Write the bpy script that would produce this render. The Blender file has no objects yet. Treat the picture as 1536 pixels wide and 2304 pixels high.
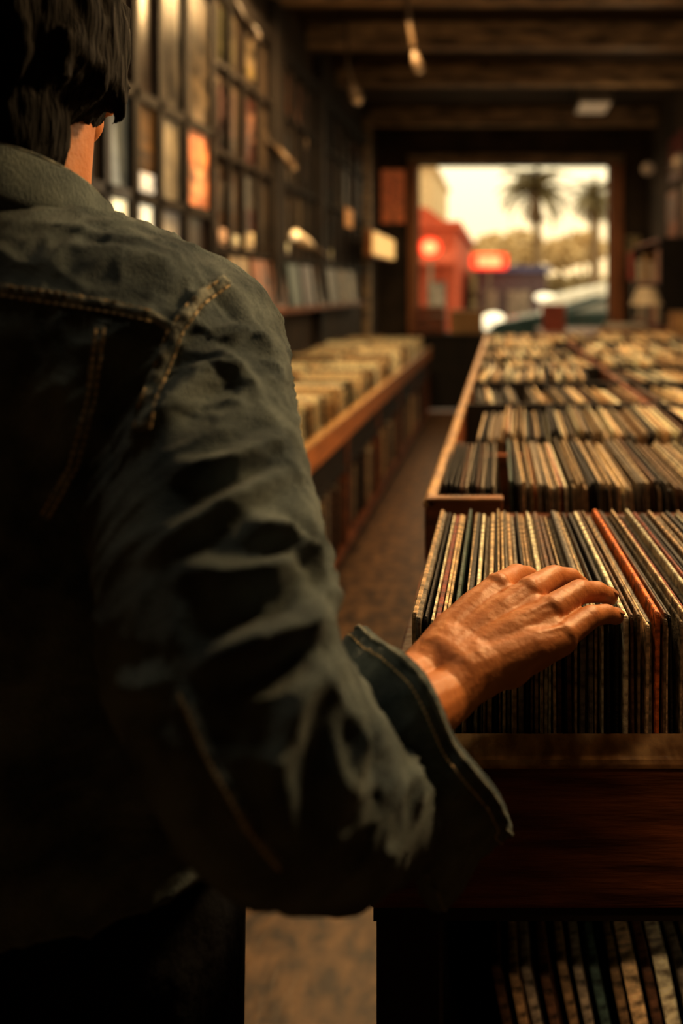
import bpy, bmesh, math, random
import numpy as np
from mathutils import Vector, Matrix, Quaternion, noise
from mathutils.bvhtree import BVHTree
random.seed(7)
SC = bpy.context.scene
C = SC.collection
CZ = 1.30; F = 1850.0; VX, VY = 1130.0, 650.0
def P(px, py, Y):
    return Vector(((px-VX)/F*Y, Y, CZ+(VY-py)/F*Y))
V = Vector

# ------------------------------------------------------------------ materials
def M(name, col, rough=.6, metal=0, var=.3, scale=8, stretch=(1,1,1), bump=0, bscale=80, bstretch=(1,1,1), bdist=.01,
      emis=None, estr=0, spec=.4, col2=None, rand=0, sss=0, detail=4):
    m = bpy.data.materials.new(name); m.use_nodes = True
    nt = m.node_tree; N = nt.nodes; L = nt.links
    b = N['Principled BSDF']
    b.inputs['Roughness'].default_value = rough; b.inputs['Metallic'].default_value = metal
    b.inputs['Specular IOR Level'].default_value = spec
    tc = N.new('ShaderNodeTexCoord'); mp = N.new('ShaderNodeMapping'); mp.inputs['Scale'].default_value = stretch
    L.new(tc.outputs['Object'], mp.inputs['Vector'])
    nz = N.new('ShaderNodeTexNoise'); nz.inputs['Scale'].default_value = scale; nz.inputs['Detail'].default_value = detail
    L.new(mp.outputs[0], nz.inputs['Vector'])
    rp = N.new('ShaderNodeValToRGB'); L.new(nz.outputs['Fac'], rp.inputs['Fac'])
    c2 = col2 if col2 else tuple(min(1, c*(1+var)) for c in col)
    c1 = col if col2 else tuple(c*(1-var) for c in col)
    rp.color_ramp.elements[0].position = .35; rp.color_ramp.elements[1].position = .65
    rp.color_ramp.elements[0].color = (*c1, 1); rp.color_ramp.elements[1].color = (*c2, 1)
    out = rp.outputs['Color']
    if rand:
        oi = N.new('ShaderNodeObjectInfo'); mr = N.new('ShaderNodeMapRange')
        mr.inputs['To Min'].default_value = 1-rand; mr.inputs['To Max'].default_value = 1+rand
        L.new(oi.outputs['Random'], mr.inputs['Value'])
        hs = N.new('ShaderNodeHueSaturation'); L.new(mr.outputs[0], hs.inputs['Value']); L.new(out, hs.inputs['Color'])
        out = hs.outputs['Color']
    L.new(out, b.inputs['Base Color'])
    if emis:
        b.inputs['Emission Color'].default_value = (*emis, 1); b.inputs['Emission Strength'].default_value = estr
    if sss:
        b.inputs['Subsurface Weight'].default_value = sss; b.inputs['Subsurface Radius'].default_value = (.008, .003, .0015)
        b.inputs['Subsurface Scale'].default_value = .6
    if bump:
        mp2 = N.new('ShaderNodeMapping'); mp2.inputs['Scale'].default_value = bstretch
        L.new(tc.outputs['Object'], mp2.inputs['Vector'])
        n2 = N.new('ShaderNodeTexNoise'); n2.inputs['Scale'].default_value = bscale; n2.inputs['Detail'].default_value = 6
        L.new(mp2.outputs[0], n2.inputs['Vector'])
        bp = N.new('ShaderNodeBump'); bp.inputs['Strength'].default_value = bump; bp.inputs['Distance'].default_value = bdist
        L.new(n2.outputs['Fac'], bp.inputs['Height']); L.new(bp.outputs[0], b.inputs['Normal'])
    return m

m_floor = M('floorboards', (.022,.011,.007), .42, var=.5, scale=16, stretch=(1.4,1,1), bump=.12, bscale=20, bstretch=(5,1,1), col2=(.20,.11,.05), spec=.32, detail=14)
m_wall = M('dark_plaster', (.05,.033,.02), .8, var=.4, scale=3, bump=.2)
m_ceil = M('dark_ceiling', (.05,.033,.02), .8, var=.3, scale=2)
m_beam = M('lit_tone_beam', (.12,.08,.045), .55, scale=5, stretch=(.9,4,4), bump=.3, bscale=30, col2=(.52,.37,.21), detail=12)  # tan lifted above the ceiling tone, standing in for light on the beams
m_wood = M('dark_red_wood', (.07,.02,.008), .42, scale=6, stretch=(1.5,3,9), bump=.35, bscale=40, bstretch=(1,3,10), col2=(.30,.095,.03), detail=12)
m_rail = M('worn_rail_wood', (.45,.16,.045), .38, var=.35, scale=9, stretch=(6,1.2,6), bump=.25, bscale=50)
m_railtop = M('polished_rail_edge', (.22,.11,.04), .28, scale=22, stretch=(3,1,3), bump=.3, bscale=50, detail=10, col2=(.62,.38,.16))
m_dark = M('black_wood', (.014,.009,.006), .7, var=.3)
m_metal = M('grey_metal', (.22,.19,.15), .4, metal=.6, var=.2)
m_white = M('white_enamel', (.6,.52,.4), .4, var=.1)
m_bulb = M('warm_bulb', (1,.8,.5), .4, emis=(1,.72,.38), estr=.9)
m_dimbulb = M('dim_lamp_glass', (.32,.23,.13), .4, emis=(1,.65,.35), estr=.07)

# ------------------------------------------------------------------ mesh helpers
def wmat(o):
    if o.parent: return wmat(o.parent) @ o.matrix_parent_inverse @ o.matrix_basis
    return o.matrix_basis.copy()
def setparent(o, p):
    if p:
        o.parent = p; o.matrix_parent_inverse = wmat(p).inverted()
def obj(name, bm, m, parent=None, smooth=False, bevel=0):
    me = bpy.data.meshes.new(name)
    bmesh.ops.recalc_face_normals(bm, faces=bm.faces[:])
    bm.to_mesh(me); bm.free()
    o = bpy.data.objects.new(name, me); C.objects.link(o)
    if m: me.materials.append(m)
    if smooth:
        for p in me.polygons: p.use_smooth = True
    if bevel:
        md = o.modifiers.new('bevel', 'BEVEL'); md.width = bevel; md.segments = 2; md.limit_method = 'ANGLE'
    setparent(o, parent)
    return o
def tag(o, label, cat, group=None, kind=None):
    o['label'] = label; o['category'] = cat
    if group: o['group'] = group
    if kind: o['kind'] = kind
    return o
def thing(name, label, cat, loc=(0,0,0), rz=0, group=None):
    o = bpy.data.objects.new(name, None); C.objects.link(o)
    o.location = loc; o.rotation_euler = (0,0,rz); o.empty_display_size = .05
    return tag(o, label, cat, group)
def struct(name, bm, m, bevel=0):
    o = obj(name, bm, m, bevel=bevel); o['kind'] = 'structure'; return o
def B(): return bmesh.new()
def box(bm, x0, x1, y0, y1, z0, z1, mat=None):
    vs = [bm.verts.new(V((x,y,z)) if mat is None else mat @ V((x,y,z))) for x in (x0,x1) for y in (y0,y1) for z in (z0,z1)]
    for f in ((0,1,3,2),(4,6,7,5),(0,4,5,1),(2,3,7,6),(0,2,6,4),(1,5,7,3)):
        bm.faces.new([vs[i] for i in f])
    return bm
def bx(*a): return box(B(), *a)
def loft(bm, rings, cap=True, closed=True):
    vr = [[bm.verts.new(p) for p in r] for r in rings]
    n = len(vr[0])
    for a, b in zip(vr, vr[1:]):
        for i in range(n if closed else n-1):
            bm.faces.new((a[i], a[(i+1)%n], b[(i+1)%n], b[i]))
    if cap and closed:
        bm.faces.new(vr[0][::-1]); bm.faces.new(vr[-1])
    return bm
def tube(bm, pts, rad, n=8):
    pts = [V(p) for p in pts]
    if not isinstance(rad, (list, tuple)): rad = [rad]*len(pts)
    u = None; rings = []
    for i, p in enumerate(pts):
        t = (pts[min(i+1,len(pts)-1)] - pts[max(i-1,0)]).normalized()
        if u is None: u = t.orthogonal().normalized()
        u = (u - t*u.dot(t)).normalized(); w = t.cross(u)
        rings.append([p + (u*math.cos(2*math.pi*k/n) + w*math.sin(2*math.pi*k/n))*rad[i] for k in range(n)])
    return loft(bm, rings)
def cone(bm, p0, p1, r0, r1, n=14):
    p0, p1 = V(p0), V(p1); d = p1-p0
    if d.length < 1e-6: return bm
    m = Matrix.Translation((p0+p1)/2) @ d.to_track_quat('Z','Y').to_matrix().to_4x4()
    bmesh.ops.create_cone(bm, cap_ends=True, segments=n, radius1=r0, radius2=r1, depth=d.length, matrix=m)
    return bm
def ell(bm, c, r, rot=None, sub=3):
    if not isinstance(r, (list, tuple)): r = (r,r,r)
    m = Matrix.Translation(V(c))
    if rot is not None: m = m @ rot.to_4x4()
    m = m @ Matrix.Diagonal((r[0],r[1],r[2],1))
    bmesh.ops.create_icosphere(bm, subdivisions=sub, radius=1, matrix=m)
    return bm
def chain(bm, pts, rs, n=16):
    pts = [V(p) for p in pts]
    for i in range(len(pts)-1): cone(bm, pts[i], pts[i+1], rs[i], rs[i+1], n)
    for p, r in zip(pts, rs): ell(bm, p, r, sub=2)
    return bm
def remesh(bm, voxel, smooth=4, fac=.5):
    me = bpy.data.meshes.new('tmp'); bmesh.ops.recalc_face_normals(bm, faces=bm.faces[:]); bm.to_mesh(me); bm.free()
    o = bpy.data.objects.new('tmp', me); C.objects.link(o)
    md = o.modifiers.new('r', 'REMESH'); md.mode = 'VOXEL'; md.voxel_size = voxel; md.use_smooth_shade = True
    if smooth:
        s = o.modifiers.new('s', 'SMOOTH'); s.iterations = smooth; s.factor = fac
    dg = bpy.context.evaluated_depsgraph_get(); dg.update()
    res = bpy.data.meshes.new_from_object(o.evaluated_get(dg))
    bpy.data.objects.remove(o); bpy.data.meshes.remove(me)
    for p in res.polygons: p.use_smooth = True
    return res
def meshobj(name, me, m, parent=None):
    o = bpy.data.objects.new(name, me); C.objects.link(o); me.name = name
    me.materials.clear(); me.materials.append(m)
    setparent(o, parent); return o
def displace(me, fn):
    n = len(me.vertices); co = [v.co.copy() for v in me.vertices]; nm = [v.normal.copy() for v in me.vertices]
    out = np.array([(c + q*fn(c, q))[:] for c, q in zip(co, nm)])
    me.vertices.foreach_set('co', out.reshape(-1)); me.update()

# ------------------------------------------------------------------ the room
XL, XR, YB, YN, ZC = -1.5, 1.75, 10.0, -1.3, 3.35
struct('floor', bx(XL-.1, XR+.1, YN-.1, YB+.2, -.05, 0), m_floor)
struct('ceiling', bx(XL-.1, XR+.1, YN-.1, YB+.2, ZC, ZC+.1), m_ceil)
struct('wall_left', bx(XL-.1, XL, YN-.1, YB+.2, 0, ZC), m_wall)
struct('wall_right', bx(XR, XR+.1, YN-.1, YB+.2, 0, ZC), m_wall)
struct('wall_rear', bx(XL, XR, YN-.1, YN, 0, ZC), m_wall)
ox0, ox1, oz = P(940,0,YB).x, P(1370,0,YB).x, P(0,370,YB).z
bm = B(); box(bm, XL, ox0, YB, YB+.2, 0, ZC); box(bm, ox1, XR, YB, YB+.2, 0, ZC); box(bm, ox0, ox1, YB, YB+.2, oz, ZC)
struct('wall_back', bm, m_wall)
m_post = M('brown_post', (.36,.15,.06), .5, var=.3, scale=5, stretch=(4,4,.5))
bm = B(); box(bm, ox0-.12, ox0, YB-.05, YB+.22, 0, oz+.1); struct('trim_1', bm, m_post, .01)
bm = B(); box(bm, ox1, ox1+.17, YB-.05, YB+.22, 0, oz+.1); struct('trim_2', bm, m_post, .01)
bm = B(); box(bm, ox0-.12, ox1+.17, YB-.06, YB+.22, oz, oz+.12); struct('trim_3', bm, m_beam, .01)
k = 4
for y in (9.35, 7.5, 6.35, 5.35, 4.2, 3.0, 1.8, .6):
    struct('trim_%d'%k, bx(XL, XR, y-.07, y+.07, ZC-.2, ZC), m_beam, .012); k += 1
for y in (5.3, 6.6, 8.9):
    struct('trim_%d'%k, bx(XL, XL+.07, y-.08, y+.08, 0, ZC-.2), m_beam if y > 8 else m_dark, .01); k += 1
struct('trim_%d'%k, bx(XL, XL+.05, 4.2, YB, 2.86, 2.94), m_dark, .008); k += 1

# left window grid
ys = [2.2, 2.62, 3.04, 3.275, 3.51, 3.80, 4.15]; zs = [1.45, 1.67, 2.08, 2.78]
bm = B()
for y in ys: box(bm, XL, XL+.045, y-.024, y+.024, zs[0]-.02, zs[-1]+.02)
for z in zs: box(bm, XL, XL+.045, ys[0]-.02, ys[-1]+.02, z-.022, z+.022)
win = struct('window_1', bm, m_dark)
bm = B()
for y in (4.42,4.66,4.95,5.55,5.78,6.1,6.32,6.95,7.2,7.6,7.95,8.35): box(bm, XL+.013, XL+.04, y-.014, y+.014, 1.5, 2.84)
for z in (1.5, 2.01, 2.47, 2.84): box(bm, XL+.013, XL+.04, 4.2, 8.75, z-.014, z+.014)
struct('window_2', bm, m_dark)
def pane(y0, y1, z0, z1, col, e):
    mm = M('frosted_pane', col, .3, var=.45, scale=9, emis=col, estr=e)
    return obj('pane', bx(XL, XL+.015, y0+.02, y1-.02, z0+.02, z1-.02), mm, win)
pane(ys[2], ys[3], zs[0], zs[1], (1,.84,.5), .95)
pane(ys[3], ys[4], zs[0], zs[1], (1,.88,.6), 1.0)
pane(ys[4], ys[5], zs[0], zs[1], (.3,.27,.22), .25)
pane(ys[5], ys[6], zs[0], zs[1], (.03,.02,.015), .1)
pane(ys[2], ys[3], zs[1], zs[2], (.1,.11,.1), .25)
pane(ys[3], ys[4], zs[1], zs[2], (.18,.1,.035), .2)
pane(ys[4], ys[5], zs[1], zs[2], (.24,.2,.13), .2)
for i in (2,3,4,5): pane(ys[i], ys[i+1], zs[2], zs[3], (.04,.028,.02), .12)
for i in (0,1):
    for j in (0,1,2): pane(ys[i], ys[i+1], zs[j], zs[j+1], (.04,.03,.02), .1)

# ------------------------------------------------------------------ posters
PK = .27
def poster(label, wall, a0, a1, z0, z1, col, col2, motif, e=0, name='poster', cat='poster', xoff=0, pk=None):
    pk = PK if pk is None else pk
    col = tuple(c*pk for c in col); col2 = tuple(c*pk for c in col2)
    ms = M('poster_paper', col, .32, var=.85, scale=11, emis=col, estr=e, detail=6)  # weak emission on sheet and print stands in for light reaching them
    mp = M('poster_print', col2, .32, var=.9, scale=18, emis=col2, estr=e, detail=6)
    def slab(u0,u1,w0,w1,d0,d1):
        if wall == 'left': return bx(XL+xoff+d0, XL+xoff+d1, u0,u1,w0,w1)
        if wall == 'right': return bx(XR-d1, XR-d0, u0,u1,w0,w1)
        return bx(u0,u1, YB-d1, YB-d0, w0,w1)
    o = obj(name, slab(a0,a1,z0,z1,.001,.009), ms); tag(o, label, cat)
    w, h = a1-a0, z1-z0
    if motif == 'block': r = (.15,.85,.35,.85)
    elif motif == 'band': r = (0.03,.97,.08,.3)
    elif motif == 'stripe': r = (.38,.62,.06,.94)
    else: r = (.2,.8,.12,.5)
    obj('picture', slab(a0+w*r[0], a0+w*r[1], z0+h*r[2], z0+h*r[3], .009,.012), mp, o)
    return o
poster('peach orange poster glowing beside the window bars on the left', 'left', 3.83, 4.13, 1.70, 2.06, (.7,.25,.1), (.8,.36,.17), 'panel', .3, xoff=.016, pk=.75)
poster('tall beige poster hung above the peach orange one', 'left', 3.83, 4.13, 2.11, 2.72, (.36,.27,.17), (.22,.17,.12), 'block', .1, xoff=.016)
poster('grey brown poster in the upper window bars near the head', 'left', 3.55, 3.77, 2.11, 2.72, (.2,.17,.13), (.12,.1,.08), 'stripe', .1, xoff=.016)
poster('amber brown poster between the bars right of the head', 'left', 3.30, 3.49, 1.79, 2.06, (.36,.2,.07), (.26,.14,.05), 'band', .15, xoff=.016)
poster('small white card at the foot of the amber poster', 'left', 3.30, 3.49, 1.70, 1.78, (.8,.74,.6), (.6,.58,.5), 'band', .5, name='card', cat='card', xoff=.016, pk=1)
words = [('faded brown',(.16,.09,.05)),('dusty mauve',(.2,.12,.11)),('dull olive',(.13,.12,.06)),('washed grey',(.22,.19,.16)),('dark maroon',(.15,.05,.035)),('pale cream',(.42,.32,.2)),
 ('ochre',(.3,.17,.05)),('slate',(.1,.11,.11)),('rust coloured',(.3,.11,.04)),('ivory',(.45,.36,.24)),('charcoal',(.05,.045,.04)),('salmon',(.4,.2,.13)),('sand coloured',(.34,.25,.15)),('chestnut',(.2,.09,.04)),
 ('dim teal',(.07,.11,.1)),('biscuit coloured',(.38,.27,.16)),('copper coloured',(.32,.14,.06)),('smoky violet',(.14,.1,.12)),('straw coloured',(.42,.32,.14)),('clay coloured',(.33,.17,.1))]
motifs = ['block','band','stripe','panel']
i = 0
for (y0,y1) in ((4.27,4.62),(4.70,5.12),(5.45,5.9),(6.0,6.45),(6.8,7.35)):
    for (z0,z1,rw) in ((1.58,1.98,'lowest row'),(2.04,2.44,'middle row'),(2.5,2.84,'top row')):
        w, c = words[i]; c2 = words[(i*7+3)%20][1]
        j = random.uniform(-.05,.02); s_ = random.uniform(0,.16); q_ = random.uniform(0,.14)
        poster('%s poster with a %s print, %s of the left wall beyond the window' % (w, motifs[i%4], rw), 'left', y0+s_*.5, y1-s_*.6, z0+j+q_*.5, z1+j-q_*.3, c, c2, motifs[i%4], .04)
        i += 1
for (y0,y1,z0,z1) in ((7.5,8.1,1.95,2.7),(8.2,8.75,2.0,2.75)):
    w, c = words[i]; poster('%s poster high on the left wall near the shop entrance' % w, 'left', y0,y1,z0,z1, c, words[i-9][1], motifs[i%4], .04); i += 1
for (y0,z0,s_,w_,c) in ((4.3,1.53,.09,'pinkish',(.75,.42,.3)),(4.52,1.53,.07,'pale',(.8,.65,.45)),(4.76,1.53,.1,'buff',(.7,.5,.3)),(5.6,1.54,.08,'cream coloured',(.8,.66,.42)),(6.14,2.36,.07,'tawny',(.7,.4,.2)),(7.0,1.54,.1,'golden',(.8,.55,.25))):
    poster('%s little card added as a bright glint among the posters on the left wall' % w_, 'left', y0, y0+s_*1.3, z0, z0+s_, c, (.3,.2,.12), 'band', .1, name='card', cat='card', pk=.9, xoff=.012)  # cards added as small bright highlights on the dim wall
poster('rust red board fixed beside the left post of the entrance', 'back', -1.47, ox0-.16, 2.1, 2.75, (.7,.18,.05), (.6,.15,.045), 'block', .25, pk=.8)  # emission added to brighten the dark board
poster('narrow straw coloured notice on the back wall right of the entrance', 'back', 1.5, 1.68, 1.55, 1.95, words[18][1], words[13][1], 'band', .05, pk=.6)
poster('clay coloured poster on the right wall near the entrance', 'right', 8.2, 8.7, 1.8, 2.3, words[19][1], words[3][1], 'block', .05, pk=.7)
poster('dim ochre poster on the right wall nearer the camera', 'right', 7.2, 7.9, 1.8, 2.3, (.25,.15,.05), (.4,.3,.18), 'stripe', .05, pk=.7)
poster('dark maroon poster high on the right wall', 'right', 7.9, 8.6, 2.4, 2.85, (.2,.06,.04), (.35,.25,.15), 'panel', .05, pk=.7)

# ------------------------------------------------------------------ left display shelf with face-out sleeves
sh = thing('wall_shelf', 'narrow dark shelf along the left wall holding face-out sleeves', 'shelf', (XL, 5.5, 1.16))
obj('ledge', bx(XL, XL+.12, 4.3, 8.2, 1.14, 1.16), m_wood, sh, bevel=.003)
obj('lip', bx(XL+.11, XL+.122, 4.3, 8.2, 1.16, 1.18), m_wood, sh)
for n_, y in enumerate((4.4,4.78,5.15,5.58,5.98,6.4,6.85,7.3,7.75)):
    w, c = words[(n_*3+5)%20]; c = tuple(q*.5 for q in c)
    mm = M('sleeve_print', c, .35, var=.85, scale=14, emis=c, estr=.05)
    mat = Matrix.Translation((XL+.07, y, 1.161)) @ Matrix.Rotation(-.12, 4, 'Y')
    o = obj('record_sleeve', box(B(), -.004, .004, 0, .315, 0, .315, mat), mm, bevel=.0015)
    tag(o, 'face-out %s record sleeve leaning on the left wall shelf' % w, 'record')

# ------------------------------------------------------------------ right record bin island
ZT = CZ-.262          # top edge of the records
RS = .315; RH = .196
rb = thing('record_bin', 'long dark wooden record bin island with the hand at its near end', 'record bin', (.45, .62, 0))
XB = 1.0
obj('front_board', bx(-.10, XB, .615, .637, .835, .945), m_wood, rb, bevel=.004)
obj('front_rail', bx(-.106, XB, .607, .645, .944, .953), m_railtop, rb, bevel=.004)
obj('side_board', bx(-.10, -.084, .637, 1.075, .825, .95), m_wood, rb, bevel=.003)
obj('side_board', bx(-.102, -.088, 1.075, 4.95, .825, 1.013), m_wood, rb, bevel=.003)
obj('side_rail', bx(-.104, -.086, 1.072, 4.96, 1.013, 1.024), m_railtop, rb, bevel=.004)
obj('corner_ledge', bx(-.10, .0, 1.072, 1.09, .95, 1.024), m_wood, rb, bevel=.004)
obj('corner_ledge_edge', bx(-.10, .001, 1.070, 1.091, 1.022, 1.027), M('ledge_edge_wood', (.2,.085,.03), .4, var=.5, scale=20), rb, bevel=.002)
ROWS = [.656, 1.105, 1.50, 1.95, 2.40, 2.85, 3.30, 3.75, 4.2, 4.58]
for r, y in enumerate(ROWS[1:]):
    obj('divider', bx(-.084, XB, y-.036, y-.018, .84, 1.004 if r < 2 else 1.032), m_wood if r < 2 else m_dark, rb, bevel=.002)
obj('column_divider', bx(.335, .35, 1.48, 4.95, .84, 1.03), m_wood, rb, bevel=.003)
obj('bin_bottom', bx(-.10, XB, .637, 4.95, .81, .828), m_dark, rb)
obj('end_board', bx(-.10, XB, 4.95, 4.97, .70, 1.02), m_wood, rb)
obj('side_board', bx(XB-.016, XB, .637, 4.95, .83, .99), m_wood, rb)
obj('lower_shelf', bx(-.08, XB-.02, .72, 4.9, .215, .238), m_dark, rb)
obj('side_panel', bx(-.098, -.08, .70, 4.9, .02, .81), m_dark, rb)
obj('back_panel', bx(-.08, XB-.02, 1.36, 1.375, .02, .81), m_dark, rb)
for x in (-.10, XB-.05):
    for y in (.65, 2.8, 4.88):
        obj('leg', bx(x, x+.05, y, y+.05, 0, .81), m_dark, rb, bevel=.003)

# record prototypes
def rec_mesh(name, t, m, S=RS, H=RS):
    def prof(ins):
        pts = []; r = .0035
        for (cy, cz, a0) in ((r,r,180),(S-r,r,270),(S-r,H-r,0),(r,H-r,90)):
            for k in range(4):
                a = math.radians(a0 + 30*k)
                pts.append((cy+(r-ins)*math.cos(a) , cz+(r-ins)*math.sin(a)))
        return pts
    bm = B(); rings = []
    for x, ins in ((-t/2,.0009),(-t/2*.55,0),(t/2*.55,0),(t/2,.0009)):
        rings.append([V((x,y,z)) for y,z in prof(ins)])
    loft(bm, rings)
    me = bpy.data.meshes.new(name); bmesh.ops.recalc_face_normals(bm, faces=bm.faces[:]); bm.to_mesh(me); bm.free()
    me.materials.append(m); return me
pal = {'cream':(.66,.5,.3),'tan':(.40,.27,.145),'grey':(.27,.235,.185),'black':(.016,.014,.012),'brown':(.13,.065,.035),'white':(.88,.75,.54),'orange':(.8,.19,.03),'teal':(.07,.13,.12),'red':(.3,.05,.025)}
sm = {n: M(n+'_sleeve', tuple(x*.22 for x in c), .5, scale=60, stretch=(1,2.2,1.6), col2=tuple(min(1,x*1.4) for x in c), rand=.4, bump=.3, bscale=300, detail=8) for n, c in pal.items()}
protos = {(n,t): rec_mesh('vinyl_record', t, sm[n], RS, RH) for n in pal for t in (.0020,.0026,.0032,.0042)}
names = list(pal)
def pick(w):
    return random.choices(names, weights=w)[0]
W1 = [22,17,19,24,10,14,1.2,2.5,1.2]
def rec(x, yf, z, col, t, yaw, lean, label, group):
    o = bpy.data.objects.new('vinyl_record', protos[(col,t)]); C.objects.link(o)
    o.location = (x, yf, z); o.rotation_euler = (0, lean, yaw)
    return tag(o, label, 'record', group)
# front row
x = -.073; n1 = 0; done = False
while x < .235:
    t = random.choice((.0020,.0026,.0026,.0032,.0042)); col = pick(W1)
    if x > .118 and not done: col = 'orange'; t = .0042; done = True
    elif col == 'orange': col = 'tan'
    zone = 'at the left end of the front row, left of the hand' if x < -.03 else ('in the front row behind the hand' if x < .09 else 'in the front row right of the fingertips')
    lab = '%s-edged record sleeve standing %s' % (col, zone)
    if col == 'orange': lab = 'bright orange-edged record sleeve in the front row right of the fingers'
    yaw = math.radians(min(3.2, max(0, (x+.02)/.15*3.2)))
    rec(x+t/2, .656+random.choice((0,.001,.003,.007)), ZT-RH+(.001 if col=='orange' else random.uniform(-.009,.0015)), col, t, yaw, random.gauss(0,.007), lab, '%s-edged records %s' % (col, zone))
    x += t + random.choice((.0003,.0005,.0009,.0020)); n1 += 1
# second row: dark leaning ones, then the pale run
x = -.062
while x < .004:
    col = random.choice(('black','black','brown','grey')); t = .0032
    rec(x, 1.105+random.uniform(0,.01), ZT-RH+random.uniform(-.006,.002), col, t, .0, -.08, '%s-edged record sleeve leaning in the dark left end of the second row' % col, '%s-edged leaning records, left end of second row' % col)
    x += .0072
x = .022; done = False
while x < .328:
    t = random.choice((.0026,.0032,.0042)); col = pick(W1)
    if x > .05 and not done: col = 'orange'; done = True
    elif col == 'orange': col = 'cream'
    lab = '%s-edged record sleeve standing in the second row from the front' % col
    if col == 'orange': lab = 'orange-edged record sleeve near the left of the second row'
    rec(x, 1.105+random.choice((0,.002,.008)), ZT-RH+random.uniform(-.010,.004), col, t, random.gauss(.01,.005), -.04+random.gauss(0,.01), lab, '%s-edged records in the second row' % col)
    x += t + random.choice((.0004,.0009,.0026))
# third row
x = -.055
while x < .325:
    t = random.choice((.0032,.0042)); col = pick([28,18,15,19,7,20,.5,1,1])
    if col == 'orange': col = 'cream'
    rec(x, 1.50+random.choice((0,.003,.010)), ZT-RH+random.uniform(-.012,.006)+(-.012 if x < -.02 else 0), col, t, random.gauss(-.02,.005), .05+random.gauss(0,.014), '%s-edged record sleeve standing in the third row from the front' % col, '%s-edged records in the third row' % col)
    x += t + random.choice((.0006,.0014,.0036))
# lower shelf: thick leaning sleeves
lower = ['brown','tan','grey','brown','tan','grey','teal','tan','cream','brown','white','grey','tan','red','cream','brown','tan','grey']
lm = {}
for q, col in enumerate(lower):
    key = (col, .016 if col in ('cream','white') else .010)
    if key not in lm: lm[key] = rec_mesh('vinyl_record', key[1], sm[col])
    o = bpy.data.objects.new('vinyl_record', lm[key]); C.objects.link(o)
    o.location = (.055+q*.0185, .905+random.uniform(-.008,.02), .242); o.rotation_euler = (0, -.2+random.gauss(0,.006), .02)
    tag(o, "thick %s record set leaning on the near bin's lower shelf" % col, 'record', "%s record sets on the near bin's lower shelf" % col)

# all further records: one countless mass
SV, SF, SM_ = [], [], []
def slab(mat, sx, sy, sz, mi):
    b = len(SV)
    for x in (-sx/2, sx/2):
        for y in (0, sy):
            for z in (0, sz): SV.append(tuple(mat @ V((x,y,z))))
    for f in ((0,1,3,2),(4,6,7,5),(0,4,5,1),(2,3,7,6),(0,2,6,4),(1,5,7,3)):
        SF.append([b+i for i in f]); SM_.append(mi)
WS = [32,14,13,24,6,26]
for r, y in enumerate(ROWS[3:] ):
    for x0, x1 in [(-.055,.315),(.365, .96)]:
        x = x0; yaw = random.uniform(-.07,.07); lean = random.uniform(-.1,.1); ro = random.uniform(-.012,.008)
        xe = x1 - (random.uniform(0,.08) if x0 < 0 else 0)
        while x < xe:
            t = random.choice((.0034,.0044,.006))
            mat = Matrix.Translation((x, y, ZT-RH+ro+random.uniform(-.014,.010))) @ Matrix.Rotation(yaw,4,'Z') @ Matrix.Rotation(lean+random.gauss(0,.02),4,'Y')
            slab(mat, t, .275, RH, random.choices(range(6), weights=WS)[0]); x += t+random.choice((.001,.002,.006))
            if random.random() < .02: x += .015; lean = random.uniform(-.12,.12)
for y in ROWS[1:3]:
    x = .365
    while x < .96:
        t = random.choice((.0034,.0044,.005))
        slab(Matrix.Translation((x, y, ZT-RH+random.uniform(-.008,.004))), t, RS, RH, random.choices(range(6), weights=WS)[0]); x += t+.0012
for (xa) in (-1.10, -1.45):
    y = 2.5; run = 0; lean = .15; nr = 24; ro = 0
    while y < 8.0:
        t = random.choice((.003,.005,.008))
        mat = Matrix.Translation((xa+RS/2+random.uniform(-.014,.022), y, .50+ro+random.uniform(-.03,.025))) @ Matrix.Rotation(-math.pi/2,4,'Z') @ Matrix.Rotation(lean+random.gauss(0,.04),4,'Y') @ Matrix.Translation((0,-RS/2,0))
        slab(mat, t, RS, RS, random.choices(range(6), weights=[38,10,6,18,3,40])[0])
        y += t+random.choice((.002,.005,.014)); run += 1
        if run > nr: run = 0; nr = random.randint(14,40); y += random.uniform(.05,.14); lean = random.uniform(.0,.45); ro = random.uniform(-.01,.03)
y = 2.4
while y < 8.1:
    t = random.choice((.006,.012,.02))
    mat = Matrix.Translation((-1.06, y, .10)) @ Matrix.Rotation(-math.pi/2,4,'Z')
    slab(mat, t, RS-random.uniform(0,.03), RS-random.uniform(0,.06), random.choices(range(6), weights=[5,12,18,34,28,3])[0]); y += t+random.choice((.001,.006,.04))
me = bpy.data.meshes.new('vinyl_record'); me.from_pydata(SV, [], SF)
for n in ('cream','tan','grey','black','brown','white'): me.materials.append(sm[n])
me.polygons.foreach_set('material_index', SM_); me.update()
o = bpy.data.objects.new('vinyl_record', me); C.objects.link(o)
tag(o, 'blurred rows of record sleeves filling the farther bins and left bin', 'records', None, 'stuff')

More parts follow.
